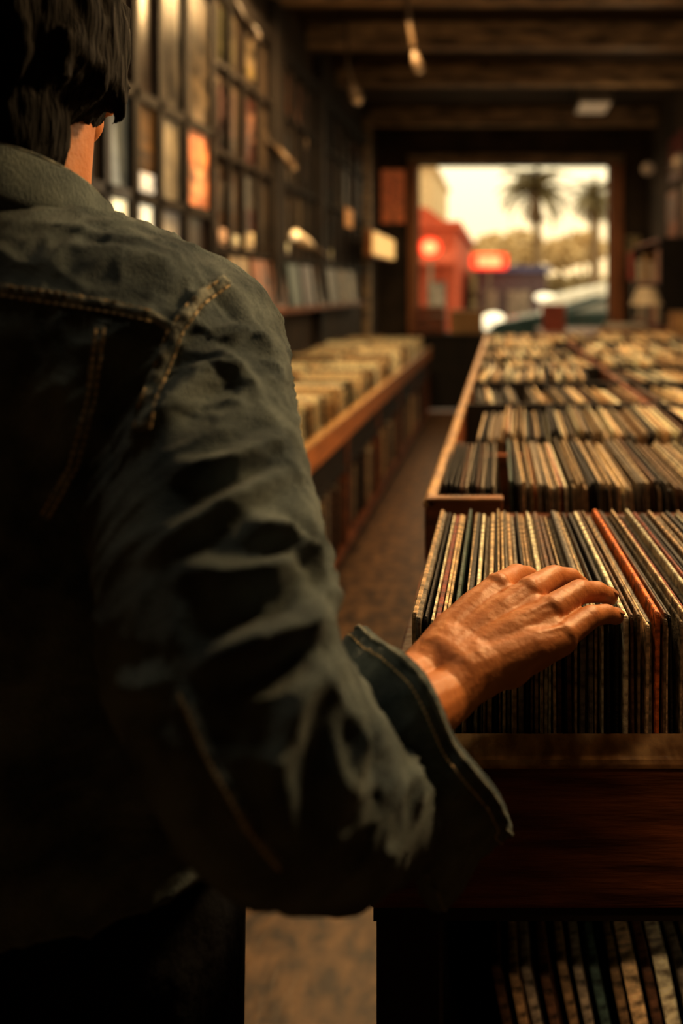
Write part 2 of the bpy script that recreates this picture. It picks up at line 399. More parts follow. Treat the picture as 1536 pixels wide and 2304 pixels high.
# ------------------------------------------------------------------ left record bin
lb = thing('record_bin', 'long orange-brown wooden record bin along the left wall across the aisle', 'record bin', (-1.1, 5.2, 0))
obj('rail_board', bx(-.735, -.713, 2.2, 8.25, .61, .712), m_rail, lb, bevel=.004)
obj('top_rail', bx(-.742, -.706, 2.2, 8.26, .712, .724), m_railtop, lb, bevel=.004)
obj('bin_bottom', bx(-1.49, -.735, 2.22, 8.24, .45, .465), m_dark, lb)
obj('inner_board', bx(-.755, -.745, 2.22, 8.24, .465, .66), m_dark, lb)
obj('end_board', bx(-1.49, -.735, 8.235, 8.25, .02, .71), m_wood, lb)
obj('end_board', bx(-1.49, -.735, 2.2, 2.22, .02, .71), m_wood, lb)
obj('lower_shelf', bx(-1.49, -.735, 2.22, 8.235, .06, .085), m_wood, lb)
obj('plinth', bx(-1.47, -.76, 2.25, 8.2, 0, .06), m_dark, lb)
for y in (2.9, 3.9, 4.9, 5.9, 6.9, 7.7):
    obj('upright', bx(-.78, -.735, y, y+.04, .085, .61), m_wood, lb, bevel=.003)

# ------------------------------------------------------------------ far tables and clutter
m_card = M('cardboard', (.36,.22,.1), .7, var=.25)
tb = thing('table', 'dark table at the end of the aisle by the entrance', 'table', (-.55, 9.0, 0))
obj('tabletop', bx(-.98, -.18, 8.72, 9.3, .79, .82), m_dark, tb, bevel=.004)
for x in (-.96, -.24):
    for y in (8.74, 9.24): obj('leg', bx(x, x+.04, y, y+.04, 0, .79), m_dark, tb)
obj('front_panel', bx(-.92, -.24, 8.75, 8.77, .02, .79), m_dark, tb)
c = thing('crate', 'dark crate standing on the end-of-aisle table', 'crate', (-.78, 8.95, .82))
bm = B()
for z in (.82,.92,1.02): box(bm, -.95, -.62, 8.8, 8.82, z, z+.085); box(bm, -.95, -.62, 9.1, 9.12, z, z+.085); box(bm, -.95,-.93,8.82,9.1,z,z+.085); box(bm,-.64,-.62,8.82,9.1,z,z+.085)
obj('slats', bm, m_wood, c); obj('crate_floor', bx(-.93,-.64,8.82,9.1,.82,.835), m_wood, c)
c = thing('cardboard_box', 'tan cardboard box on the end-of-aisle table beside the crate', 'box', (-.4, 8.95, .82))
obj('box_body', bx(-.56, -.22, 8.8, 9.15, .82, 1.06), m_card, c, bevel=.003)
bm = B(); box(bm, -.57, -.385, 8.79, 9.16, 1.06, 1.066); box(bm, -.38, -.21, 8.79, 9.16, 1.06, 1.066); obj('flap', bm, m_card, c)
tb = thing('table', 'wooden table behind the record bin island on the right', 'table', (1.0, 6.5, 0))
obj('tabletop', bx(.3, 1.65, 5.7, 7.5, .92, .955), m_wood, tb, bevel=.004)
for x in (.32, 1.56):
    for y in (5.74, 7.4): obj('leg', bx(x, x+.06, y, y+.06, 0, .92), m_wood, tb)
m_redbox = M('dark_red_paint', (.2,.045,.025), .5, var=.25)
c = thing('wooden_crate', 'dark red wooden crate on the right-hand table under the palm', 'crate', (.43, 7.0, .955))
bm = B()
for z in (.956,1.03,1.10): box(bm, .34,.53,6.9,6.915,z,z+.065); box(bm,.34,.53,7.1,7.115,z,z+.065); box(bm,.34,.355,6.915,7.1,z,z+.065); box(bm,.515,.53,6.915,7.1,z,z+.065)
obj('slats', bm, m_redbox, c); obj('crate_floor', bx(.355,.515,6.915,7.1,.956,.97), m_redbox, c)
def lamp(label, x, y, z):
    t = thing('table_lamp', label, 'lamp', (x,y,z))
    obj('base', tube(B(), [(x,y,z),(x,y,z+.02)], .06, 20), m_metal, t); obj('stem', tube(B(), [(x,y,z+.02),(x,y,z+.26)], .01), m_metal, t)
    n = 24; obj('lamp_shade', loft(B(), [[V((x+r*math.cos(2*math.pi*k/n), y+r*math.sin(2*math.pi*k/n), zz)) for k in range(n)] for r,zz in ((.13,z+.22),(.07,z+.36))], cap=False), m_white, t, smooth=True)
lamp('table lamp with a pale cone shade on the right-hand table', 1.12, 6.4, .955)
c = thing('cardboard_box', 'low cardboard box on the right edge of the far table', 'box', (1.4, 6.2, .955))
obj('box_body', bx(1.28,1.58,6.0,6.4,.955,1.12), m_card, c, bevel=.004); obj('flap', bx(1.27,1.59,5.99,6.41,1.12,1.127), m_card, c)
for q,(w,col,dz) in enumerate((('cream',(.5,.4,.25),0),('brown',(.2,.1,.05),.03),('grey',(.3,.28,.24),.06))):
    o = obj('magazine', bx(.72+.02*q, 1.0+.02*q, 5.9, 6.2, .956+dz, .985+dz), M('paper_'+w, col), bevel=.003); tag(o, 'thick %s catalogue in the stack on the right-hand table, %s' % (w, ('bottom','middle','top')[q]), 'book', 'stack of catalogues')
c = thing('sign', 'small reddish upright sign by the right post of the entrance', 'sign', (1.5,9.4,0))
obj('pole', tube(B(), [(1.50,9.4,.02),(1.50,9.4,1.4)], .02), m_metal, c); obj('foot', tube(B(), [(1.50,9.4,0),(1.50,9.4,.025)], .12, 20), m_metal, c)
obj('sign_board', bx(1.44,1.56,9.38,9.4,1.4,1.72), M('red_sign', (.45,.1,.05), .5, emis=(.5,.1,.05), estr=.15), c, bevel=.005)
c = thing('shelving_rack', 'tall dark shelving rack against the right wall near the entrance', 'rack', (1.6,8.4,0))
for y in (7.62, 9.16): obj('side_panel', bx(1.46,1.74,y,y+.03,0,1.78), m_dark, c)
for z in (.1,.55,.95,1.35,1.75): obj('shelf', bx(1.46,1.74,7.65,9.16,z,z+.025), m_wood, c)
for q,(y,z,wd,hh,w) in enumerate(((7.7,.977,.3,.27,5),(8.05,.977,.22,.3,8),(8.35,.977,.36,.22,3),(8.8,.977,.3,.28,12),(7.75,1.377,.26,.3,11),(8.1,1.377,.34,.2,15),(8.55,1.377,.24,.29,6),(8.85,1.377,.28,.24,9))):
    n_, col = words[w]
    o = thing('storage_box', '%s storage box on the %s shelf of the right wall rack' % (n_, 'upper' if z > 1.2 else 'middle'), 'box', (1.6,y+wd/2,z))
    mm = M('box_board', col, .7); obj('box_body', bx(1.49,1.72,y,y+wd,z,z+hh-.05), mm, o, bevel=.004); obj('lid', bx(1.485,1.725,y-.005,y+wd+.005,z+hh-.05,z+hh), mm, o, bevel=.004)

# signs and lamps
c = thing('light_box_sign', 'glowing yellow sign box projecting from the left wall near the entrance', 'sign', (-1.3,8.8,1.7))
obj('sign_face', bx(-1.27,-1.25,8.02,9.55,1.64,1.86), M('yellow_sign', (.9,.6,.25), .5, var=.15, emis=(1,.6,.2), estr=.75), c)
obj('sign_case', bx(-1.33,-1.27,8.0,9.57,1.62,1.88), m_rail, c, bevel=.006)
for y in (8.3,9.3): obj('bracket', tube(B(), [(XL,y,1.8),(-1.33,y,1.8)], .012), m_metal, c)
o = thing('small_sign', 'tiny orange tag sign hanging on the left wall above the bin', 'sign', (XL+.05, 7.0, 1.9))
obj('plate', bx(-1.33,-1.32,6.95,7.25,1.83,1.99), M('orange_tag', (.7,.3,.06), .5, emis=(.8,.3,.05), estr=.3), o); obj('arm', tube(B(), [(XL,7.1,2.0),(-1.32,7.1,2.0)], .008), m_metal, o)
m_spot = M('dull_brown_metal', (.09,.06,.035), .5, var=.3)
m_spot2 = M('dull_beige_metal', (.10,.07,.045), .5, var=.3)
def spot(label, base, mid, head, tip, r, m_head, e=None, rr=.010):
    t = thing('spot_lamp', label, 'lamp', base)
    obj('rod', tube(B(), [base, mid, head], rr), m_spot, t, smooth=True)
    h, tp = V(head), V(tip); d = (tp-h)
    obj('lamp_head', tube(B(), [h-d*.15, h, h+d*.3, tp], [r*.3, r*.6, r*.85, r], 20), m_head, t, smooth=True)
    obj('bulb', ell(B(), tp, r*.7), e or m_dimbulb, t, smooth=True)
spot('pendant spot lamp on a slanting rod below the ceiling beams', P(905,-125,5.0), P(918,30,5.0), P(932,118,5.0), P(943,158,5.0), .034, m_spot2, rr=.018)
spot('small ceiling spot lamp farther left above the aisle', (-1.15,6.0,ZC), (-1.13,6.0,2.95), P(792,190,6.0), P(804,226,6.0), .05, m_spot2)
spot('long slanting spot arm high on the left above the posters', (-1.42,3.7,ZC), P(525,0,4.0), P(552,50,4.0), P(575,82,4.0), .03, m_spot2, rr=.015)
spot('white swing-arm lamp jutting over the left record bin', P(740,580,5.6), P(715,562,5.4), P(700,553,5.3), P(664,530,5.0), .04, m_white, m_bulb, rr=.014)
spot('dark slanting lamp arm between the posters on the left wall', (XL,5.2,2.3), P(600,315,5.2), P(625,335,5.2), P(660,378,5.2), .03, m_spot)
c = thing('ceiling_light', 'flat rectangular ceiling light near the entrance', 'ceiling light', (.93,8.4,3.15))
obj('housing', bx(.76,1.1,8.2,8.75,ZC-.19,ZC-.001), m_metal, c, bevel=.01); obj('diffuser', bx(.78,1.08,8.19,8.7,ZC-.2,ZC-.19), M('dim_diffuser', (.5,.36,.2), .4, emis=(1,.7,.4), estr=.2), c)
for q,(px,py,lab) in enumerate(((1457,380,'round wall lamp right of the entrance'),(1530,362,'round wall lamp at the right edge of the photo'))):
    p = P(px,py,8.6 if q==0 else 7.4); t = thing('wall_lamp', lab, 'lamp', p)
    obj('globe', ell(B(), p, .07), m_dimbulb, t, smooth=True); obj('arm', tube(B(), [p, (XR, p.y, p.z-.05)], .012), m_metal, t)

# ------------------------------------------------------------------ outside
m_road = M('asphalt', (.3,.25,.19), .8, var=.2, scale=2)
o = obj('ground', bx(-40,40,YB+.2,120,-.06,-.001), m_road); o['kind'] = 'structure'
def haze_tint(col, k): return tuple(c*(1-k)+h*k for c,h in zip(col,(.9,.7,.42)))  # mixes warm street haze into the base colour
m_dglass = M('dark_glass', (.12,.1,.1), .2); m_pglass = M('pane_glass', (.3,.26,.22), .15)
def building(label, x0,x1,y0,y1,h, m, roofm, wins):
    t = thing('building', label, 'building', ((x0+x1)/2, y0, 0))
    obj('walls', bx(x0,x1,y0,y1,0,h), m, t)
    obj('roof', bx(x0-.15,x1+.15,y0-.15,y1+.15,h,h+.2), roofm, t)
    for (a,b,c_,d) in wins:
        w = obj('window', bx(a,b,y0-.06,y0-.001,c_,d), m_dglass, t)
        obj('pane', bx(a+.05,b-.05,y0-.08,y0-.06,c_+.05,d-.05), m_pglass, w)
    return t
m_red = M('red_stucco', (.5,.1,.045), .7, var=.25); m_pale = M('hazed_stucco', haze_tint((.5,.4,.3),.5), .8)
b = building('red shop building across the street on the left', -6.5, P(1024,0,22).x, 22, 33, P(0,515,22).z, m_red, m_red, [(-2.0,-1.5,.4,1.5),(-3.2,-2.4,.4,1.5),(-4.8,-3.8,.4,1.5)])
obj('awning', loft(B(), [[V((-6.4,21.2,2.0)),V((-6.4,22,2.4)),V((-6.4,22,2.3)),V((-6.4,21.2,1.92))],[V((-1.25,21.2,2.0)),V((-1.25,22,2.4)),V((-1.25,22,2.3)),V((-1.25,21.2,1.92))]]), M('awning_red', (.55,.12,.06), .7), b)
obj('parapet', loft(B(), [[V((-6.5,y,P(0,515,22).z)) for y in (22,22.2)]+[V((-6.5,y,4.2)) for y in (22.2,22)], [V((-2.0,y,P(0,515,22).z)) for y in (22,22.2)]+[V((-2.0,y,P(0,468,22).z)) for y in (22.2,22)], [V((-1.3,y,P(0,515,22).z)) for y in (22,22.2)]+[V((-1.3,y,P(0,512,22).z)) for y in (22.2,22)]]), m_red, b)
building('tall pale building rising behind the red shop', -9, P(975,0,40).x, 40, 50, P(0,380,40).z, m_pale, m_pale, [(-4.0,-3.6,4,5),(-5.5,-4.8,4,5)])
b = building('low dark shop across the street under the red neon sign', -.8, 1.4, 26, 34, P(0,612,26).z, M('plum_wall', (.13,.09,.11), .7), M('blue_fascia', (.1,.11,.25), .6), [(-.6,-.1,.3,1.3),(.1,.9,.3,1.3)])
def neon(label, c, w, h, rnd):
    t = thing('neon_sign', label, 'neon sign', (c.x, c.y, c.z-h/2))
    n = 40; e = 2 if rnd else 8
    def ring(s, y):
        pts=[]
        for k in range(n):
            a=2*math.pi*k/n; ca,sa=math.cos(a),math.sin(a)
            pts.append(V((c.x+s*w/2*abs(ca)**(2/e)*(1 if ca>=0 else -1), y, c.z+s*h/2*abs(sa)**(2/e)*(1 if sa>=0 else -1))))
        return pts
    obj('sign_panel', loft(B(), [ring(1,c.y+.1), ring(1,c.y)]), M('neon_red', (.8,.05,.02), .4, emis=(1,.06,.02), estr=1.6), t)
    obj('glow_panel', loft(B(), [ring(.62,c.y), ring(.62,c.y-.04)]), M('neon_core', (1,.4,.2), .4, emis=(1,.36,.16), estr=1.6), t)
    obj('post', bx(c.x-.05,c.x+.05,c.y+.1,c.y+.2,0,c.z), m_metal, t)
neon('rounded red glowing sign on the red building', P(967,557,20.5), P(992,0,20.5).x-P(942,0,20.5).x, .5, True)
neon('long red neon sign over the low dark shop', P(1100,588,25), P(1142,0,25).x-P(1058,0,25).x, .5, False)
# palms
m_trunk = M('palm_trunk', haze_tint((.16,.1,.06),.12), .9); m_frond = M('palm_frond', haze_tint((.1,.085,.03),.12), .7); m_dry = M('dry_frond', haze_tint((.2,.12,.06),.12), .8)
def palm(label, base, ztop, r, seed):
    rnd = random.Random(seed); t = thing('palm_tree', label, 'palm tree', base)
    top = V((base[0]+rnd.uniform(-.1,.1), base[1], ztop))
    obj('trunk', tube(B(), [V(base), V(base).lerp(top,.3)+V((.06,0,0)), V(base).lerp(top,.7)+V((.04,0,0)), top], [.32,.22,.19,.24], 14), m_trunk, t, smooth=True)
    def fronds(bm, n, lo, hi, L):
        for k in range(n):
            az = 2*math.pi*(k+rnd.random()*.7)/n; el = rnd.uniform(lo,hi)
            d = V((math.cos(az),math.sin(az),0)); pts=[]; p = top.copy(); e = el
            for s in range(9):
                pts.append(p.copy()); p = p + (d*math.cos(e)+V((0,0,math.sin(e))))*L/8; e -= .2
            side = d.cross(V((0,0,1)))
            for s in range(1,9):
                q = pts[s]; w = L*.24*(1-abs(s-4)/7)
                for sg in (-1,1):
                    a = bm.verts.new(q); b_ = bm.verts.new(pts[s-1]); tip = bm.verts.new(q+side*sg*w+V((0,0,-w*.6))+(q-pts[s-1])*.8)
                    bm.faces.new((a,b_,tip))
            for s in range(8):
                a=[bm.verts.new(v) for v in (pts[s]+side*.03,pts[s]-side*.03,pts[s+1]-side*.03,pts[s+1]+side*.03)]; bm.faces.new(a)
        return bm
    obj('crown', fronds(B(), 38, -.4, 1.4, r), m_frond, t)
    obj('dry_skirt', fronds(B(), 24, -1.5, -.95, r*.75), m_dry, t)
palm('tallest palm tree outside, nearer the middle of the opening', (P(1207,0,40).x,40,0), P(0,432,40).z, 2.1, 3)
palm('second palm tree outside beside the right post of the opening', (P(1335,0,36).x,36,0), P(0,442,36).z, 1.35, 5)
m_leaf = M('hazy_leaves', haze_tint((.2,.16,.08),.72), .8, var=.2, scale=2)
def tree(label, x, y, h, r, seed):
    rnd = random.Random(seed); t = thing('tree', label, 'tree', (x,y,0)); bm = B()
    for k in range(420):
        d = V((rnd.gauss(0,1),rnd.gauss(0,1),rnd.gauss(0,1))).normalized()*r*rnd.uniform(.55,1)
        c_ = V((x,y,h-r*.8))+V((d.x,d.y,d.z*.7)); s = r*.16
        n_ = V((rnd.gauss(0,1),rnd.gauss(0,1),rnd.gauss(0,1))).normalized(); u = n_.orthogonal().normalized()*s; w = n_.cross(u)
        bm.faces.new([bm.verts.new(v) for v in (c_+u,c_+w,c_-u,c_-w)])
    obj('crown', bm, m_leaf, t); obj('trunk', tube(B(), [(x,y,0),(x,y,h-r*.8)], [.2,.12]), m_trunk, t)
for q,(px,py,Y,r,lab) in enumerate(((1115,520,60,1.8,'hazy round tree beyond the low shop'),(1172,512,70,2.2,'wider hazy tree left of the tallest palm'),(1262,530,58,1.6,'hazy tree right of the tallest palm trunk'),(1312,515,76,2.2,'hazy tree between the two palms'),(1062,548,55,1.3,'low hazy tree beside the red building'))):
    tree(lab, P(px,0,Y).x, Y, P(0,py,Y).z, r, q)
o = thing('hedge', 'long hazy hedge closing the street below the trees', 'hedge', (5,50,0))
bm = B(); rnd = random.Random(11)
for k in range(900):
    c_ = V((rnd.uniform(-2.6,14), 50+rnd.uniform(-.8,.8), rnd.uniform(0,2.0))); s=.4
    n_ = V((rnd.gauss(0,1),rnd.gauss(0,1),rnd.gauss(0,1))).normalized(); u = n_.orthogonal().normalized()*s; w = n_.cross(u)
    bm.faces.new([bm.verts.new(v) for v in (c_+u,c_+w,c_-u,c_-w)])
obj('foliage', bm, M('hedge_leaves', haze_tint((.14,.12,.06),.3), .8), o)
# cars
m_glass = M('car_glass', (.16,.15,.13), .06, spec=1.0, var=.1); m_tyre = M('tyre', (.02,.02,.02), .8); m_hub = M('hub', (.5,.47,.4), .3, metal=.7)
m_light = M('headlight', (.9,.85,.7), .1, emis=(1,.88,.62), estr=1.2)  # glow stands in for the bright glare on the car front
def car(label, loc, rz, L, Wd, H, m, shf, hl):
    t = thing('car', label, 'car', loc, rz); T = Matrix.Translation(loc) @ Matrix.Rotation(rz,4,'Z')
    sh = H*shf
    prof = [(-L/2+.06,.22),(-L/2,.35),(-L/2+.03,sh*.82),(-L*.27,sh),(L*.33,sh*1.02),(L/2-.05,sh*.96),(L/2,.45),(L/2-.06,.22)]
    rings = []
    for y,s in ((-Wd/2,.97),(-Wd/2+.12,1),(Wd/2-.12,1),(Wd/2,.97)): rings.append([T @ V((x*s,y,z)) for x,z in prof])
    obj('body', loft(B(), rings), m, t, bevel=.04)
    bot = [(-L*.24,Wd/2-.08),(L*.34,Wd/2-.08),(L*.34,-Wd/2+.08),(-L*.24,-Wd/2+.08)]; top = [(-L*.07,Wd/2-.25),(L*.22,Wd/2-.25),(L*.22,-Wd/2+.25),(-L*.07,-Wd/2+.25)]
    obj('window', loft(B(), [[T@V((x,y,sh*.97)) for x,y in bot],[T@V((x,y,H-.05)) for x,y in top]]), m_glass, t)
    obj('roof', loft(B(), [[T@V((x*1.05,y*1.03,H-.08)) for x,y in top],[T@V((x,y*.96,H)) for x,y in top]]), m, t, bevel=.02)
    for (a,b_) in zip(bot,top): obj('pillar', tube(B(), [T@V((*a,sh*.98)),T@V((*b_,H-.04))], .04), m, t)
    for x in (-L*.31, L*.31):
        for y in (-Wd/2+.09, Wd/2-.09):
            w = obj('wheel', tube(B(), [T@V((x,y-.1,.32)),T@V((x,y+.1,.32))], .32, 24), m_tyre, t)
            obj('hub', tube(B(), [T@V((x,y-.11,.32)),T@V((x,y+.11,.32))], .19, 16), m_hub, w)
    for y in (-Wd/2+.2, Wd/2-.28): obj('headlight', ell(B(), T@V((-L/2+.1,y,sh*.82)), (.2,.2,hl)), m_light, t)
car('white car parked side-on across the street behind the teal one', (3.15,17.5,0), 0, 4.7, 1.75, 1.62, M('white_paint', (.95,.9,.8), .25), .84, .1)
car('low dark teal car standing side-on outside the shop entrance', (1.85,13.0,0), 0, 4.2, 1.72, 1.2, M('teal_paint', (.03,.055,.055), .18, spec=.8), .8, .13)

# ------------------------------------------------------------------ the person
m_skin = M('skin', (.43,.155,.047), .48, scale=45, detail=8, col2=(.54,.215,.072), bump=.35, bscale=300, bdist=.001, spec=.35, sss=.12)
m_hair = M('black_hair', (.010,.008,.006), .8, var=.4, scale=30, stretch=(1,1,.2), bump=.9, bscale=60, bstretch=(3,3,.4), spec=.12)
m_trous = M('shade_black_trousers', (.008,.008,.010), .9, var=.3, scale=30, bump=.3, spec=.1)  # near-black colour stands in for shade on the hip below the jacket
m_shoe = M('black_leather', (.02,.017,.015), .4)
m_denim = M('denim', (.042,.070,.084), .85, scale=26, detail=14, col2=(.19,.245,.255), spec=.12, bump=1.0, bscale=700, bstretch=(1,1.8,.45), bdist=.003)
b = m_denim.node_tree.nodes['Principled BSDF']
b.inputs['Sheen Weight'].default_value = .25; b.inputs['Sheen Roughness'].default_value = .5
m_seam = M('worn_seam_denim', (.06,.08,.085), .85, scale=150, detail=5, col2=(.30,.32,.29), spec=.12, bump=.6, bscale=400, bdist=.002)
m_thread = M('pale_thread', (.55,.44,.27), .8)

per = thing('person', 'person in a denim jacket seen from behind, right hand on the records', 'person', (-.33,.56,0))
# body
bm = B()
chain(bm, [(-.34,.57,.92),(-.33,.57,1.1),(-.33,.57,1.2)], [.12,.11,.10])
ell(bm, (-.33,.57,1.2), (.145,.085,.085)); ell(bm, (-.345,.57,.9), (.135,.1,.1))
chain(bm, [(-.336,.56,1.22),(-.342,.565,1.36),(-.344,.585,1.46)], [.06,.053,.052])
ell(bm, (-.346,.575,1.535), (.068,.088,.098)); ell(bm, (-.348,.63,1.475), (.044,.052,.058)); ell(bm, (-.348,.658,1.435), (.028,.025,.025))
cone(bm, (-.346,.676,1.525), (-.345,.696,1.485), .009, .016); ell(bm, (-.345,.696,1.487), .013)
ell(bm, (-.346,.679,1.453), (.024,.012,.006)); ell(bm, (-.346,.678,1.444), (.022,.012,.007))
ell(bm, (-.347,.659,1.545), (.050,.02,.01))
for s in (-1,1):
    ell(bm, (-.348+s*.060,.605,1.455), (.007,.018,.030), Matrix.Rotation(s*.3,3,'Z')); ell(bm, (-.348+s*.062,.598,1.466), (.007,.018,.018))
    chain(bm, [(-.33+s*.12,.56,1.225),(-.33+s*.07,.56,1.25)], [.042,.04])
    chain(bm, [(-.345+s*.08,.56,.88),(-.345+s*.085,.575,.48),(-.345+s*.095,.56,.09)], [.078,.055,.038])
    chain(bm, [(-.345+s*.095,.55,.05),(-.345+s*.115,.70,.035)], [.04,.03])
chain(bm, [(-.22,.555,1.225),(-.172,.475,1.15),(-.125,.42,1.075),(-.108,.43,1.06),(-.086,.462,1.047)], [.040,.035,.032,.030,.027])
chain(bm, [(-.45,.555,1.23),(-.53,.54,1.0),(-.51,.62,.80)], [.042,.038,.028])
body_me = remesh(bm, .006, 3)
# right hand
Wp = V((-.036,.56,1.04))
mcp = [V((-.004,.638,1.067)),V((.020,.632,1.066)),V((.036,.616,1.059)),V((.045,.599,1.047))]
fing = [
 [mcp[0], V((.012,.680,1.063)), V((.022,.700,1.055)), V((.028,.712,1.047))],
 [mcp[1], V((.041,.667,1.066)), V((.057,.687,1.058)), V((.067,.698,1.0475))],
 [mcp[2], V((.060,.646,1.062)), V((.077,.665,1.055)), V((.0885,.677,1.0465))],
 [mcp[3], V((.067,.625,1.051)), V((.081,.640,1.047)), V((.090,.650,1.041))]]
frad = [[.0127,.0097,.0087,.0073],[.0129,.0099,.0088,.0074],[.0122,.0095,.0084,.0071],[.011,.0085,.0075,.0065]]
ax = (mcp[1]-Wp).normalized(); rad = (mcp[0]-mcp[3]); rad = (rad-ax*rad.dot(ax)).normalized(); nor = ax.cross(rad)
if nor.z < 0: nor = -nor
def hand(bm, Wp, mcp, fing, frad, thumb, ax, rad, nor, el, elr):
    carp = [Wp + ax*.022 + rad*(.018-.012*i) for i in range(4)]
    for i in range(4):
        chain(bm, [Wp+rad*(.01-.0065*i), carp[i]-nor*.002, carp[i].lerp(mcp[i],.55)-nor*.001, mcp[i]-nor*.002], [.021,.0180,.0156,.0130-.0006*i])
        if i < 3:
            chain(bm, [(carp[i]+carp[i+1])/2-nor*.002, (mcp[i]+mcp[i+1])/2-nor*.004-ax*.006], [.0170,.0124])
        ell(bm, mcp[i]+nor*.0018, .0114-.0007*i, sub=3)
        chain(bm, [carp[i]+nor*.0125, carp[i].lerp(mcp[i],.6)+nor*.0125, mcp[i]+nor*.0085], [.0018,.0022,.0026])
        f, r = fing[i], frad[i]
        pts = [f[0]]; rs = [r[0]*.94]
        for a in range(3):
            pts += [f[a].lerp(f[a+1],.5), f[a+1]]; rs += [(r[a]+r[a+1])/2*.96, r[a+1]*1.02]
        rs[-1] = r[3]
        chain(bm, pts, rs)
    chain(bm, thumb, [.019,.0135,.0105,.0078])
    chain(bm, [Wp-ax*.005-nor*.004, thumb[0], thumb[1]], [.02,.0175,.0135])
    ell(bm, Wp.lerp(mcp[3],.45)-nor*.006-rad*.004, (.019,.019,.016))
    for s in (-1,1):
        chain(bm, [Wp+ax*.012+rad*s*.012, Wp-ax*.02+rad*s*.0115, el+rad*s*.008], [.0195,.0188,elr])
    ell(bm, Wp-ax*.012-rad*.016+nor*.010, .0080)
    return bm
th = [Wp+ax*.03+rad*.020-nor*.008, V((-.020,.632,1.024)), V((.002,.6425,1.020)), V((.020,.6445,1.016))]
hb = hand(B(), Wp, mcp, fing, frad, th, ax, rad, nor, V((-.084,.468,1.046)), .0225)
hand_me = remesh(hb, .0012, 12)
def crease(p, nn):
    d = 0
    for i in range(4):
        for j, s_ in ((1,1),(2,.7)):
            q = fing[i][j]; r_ = p-q
            if r_.length < .012 and r_.dot(nor) > 0:
                axf = (fing[i][j+1]-fing[i][j-1]).normalized()
                d -= .00028*s_*max(0, math.cos(r_.dot(axf)*2*math.pi/.0036))*(1-r_.length/.012)
    return d + .00035*noise.noise(p*80) + .00015*noise.noise(p*260)
displace(hand_me, crease)
# left hand hanging
Wl = V((-.505,.635,.775)); axl = V((.03,.2,-1)).normalized(); radl = V((.25,.95,.2)); radl = (radl-axl*radl.dot(axl)).normalized(); norl = V((-1,0,0))
ml = [Wl+axl*.088+radl*(.03-.02*i) for i in range(4)]
fl = [[m_, m_+axl*.04+V((.004,0,0)), m_+axl*.06+V((.012,0,0)), m_+axl*(.076 if i in (1,2) else .066)+V((.022,0,0))] for i, m_ in enumerate(ml)]
tl = [Wl+axl*.03+radl*.024, Wl+axl*.055+radl*.045, Wl+axl*.08+radl*.055, Wl+axl*.1+radl*.056]
lh_me = remesh(hand(B(), Wl, ml, fl, frad, tl, axl, radl, norl, V((-.52,.58,.90)), .028), .002, 5)
bmj = B()
for q in (body_me, hand_me, lh_me): bmj.from_mesh(q)
me = bpy.data.meshes.new('body'); bmj.to_mesh(me); bmj.free()
for p in me.polygons: p.use_smooth = True
body = meshobj('body', me, m_skin, per)
m_nail = M('fingernail', (.5,.24,.12), .25, var=.1, spec=.6)
for i in range(4):
    f = fing[i]; d = (f[3]-f[2]).normalized(); up = (nor - d*nor.dot(d)).normalized(); sd = d.cross(up)
    R = Matrix((sd, d, up)).transposed()
    obj('fingernail', ell(B(), f[3]-d*.0005+up*(frad[i][3]-.0012), (.0048,.006,.0014), R), m_nail, body, smooth=True)
for s in (-1,1): obj('eye', ell(B(), (-.347+s*.03,.663,1.525), .011), M('eye', (.7,.65,.6), .2), body, smooth=True)
# short dark tousled hair, its low nape mass stands in for shade on the neck
bm = B(); ell(bm, (-.346,.562,1.555), (.084,.096,.100), sub=4); ell(bm, (-.348,.566,1.478), (.082,.088,.088), sub=4); ell(bm, (-.344,.60,1.60), (.07,.075,.06), sub=4)
ell(bm, (-.350,.537,1.405), (.064,.046,.062), sub=4)
rnd = random.Random(5)
for q in range(150):      # short soft locks lying close to the head
    az = rnd.uniform(-3.1,.6); zz = rnd.uniform(1.43,1.60)
    c0 = V((-.347+.078*math.cos(az), .563+.086*math.sin(az), zz)); dn = V((-math.sin(az)*rnd.uniform(-.5,.5), math.cos(az)*rnd.uniform(-.5,.5), -1)).normalized()
    chain(bm, [c0-dn*.010, c0+dn*.006, c0+dn*.016-V((math.cos(az),math.sin(az),0))*.006], [.005,.0045,.002], 8)
hm = remesh(bm, .003, 8)
displace(hm, lambda p, q: noise.noise(V((p.x*60,p.y*60,p.z*14)))*.002 + noise.noise(V((p.x*190,p.y*190,p.z*40)))*.002)
meshobj('hair', hm, m_hair, per)
# trousers and shoes
bm = B()
for s in (-1,1):
    chain(bm, [(-.345+s*.08,.56,.88),(-.345+s*.085,.575,.48),(-.345+s*.095,.56,.06)], [.088,.074,.062])
    t_ = B(); chain(t_, [(-.345+s*.095,.53,.045),(-.345+s*.1,.60,.045),(-.345+s*.115,.73,.036)], [.044,.047,.036]); box(t_, -.345+s*.1-.046, -.345+s*.1+.052, .49, .765, 0, .022)
    meshobj('shoe', remesh(t_, .004, 5), m_shoe, per)
ell(bm, (-.345,.57,.89), (.158,.12,.12))
meshobj('trousers', remesh(bm, .006, 4), m_trous, per)
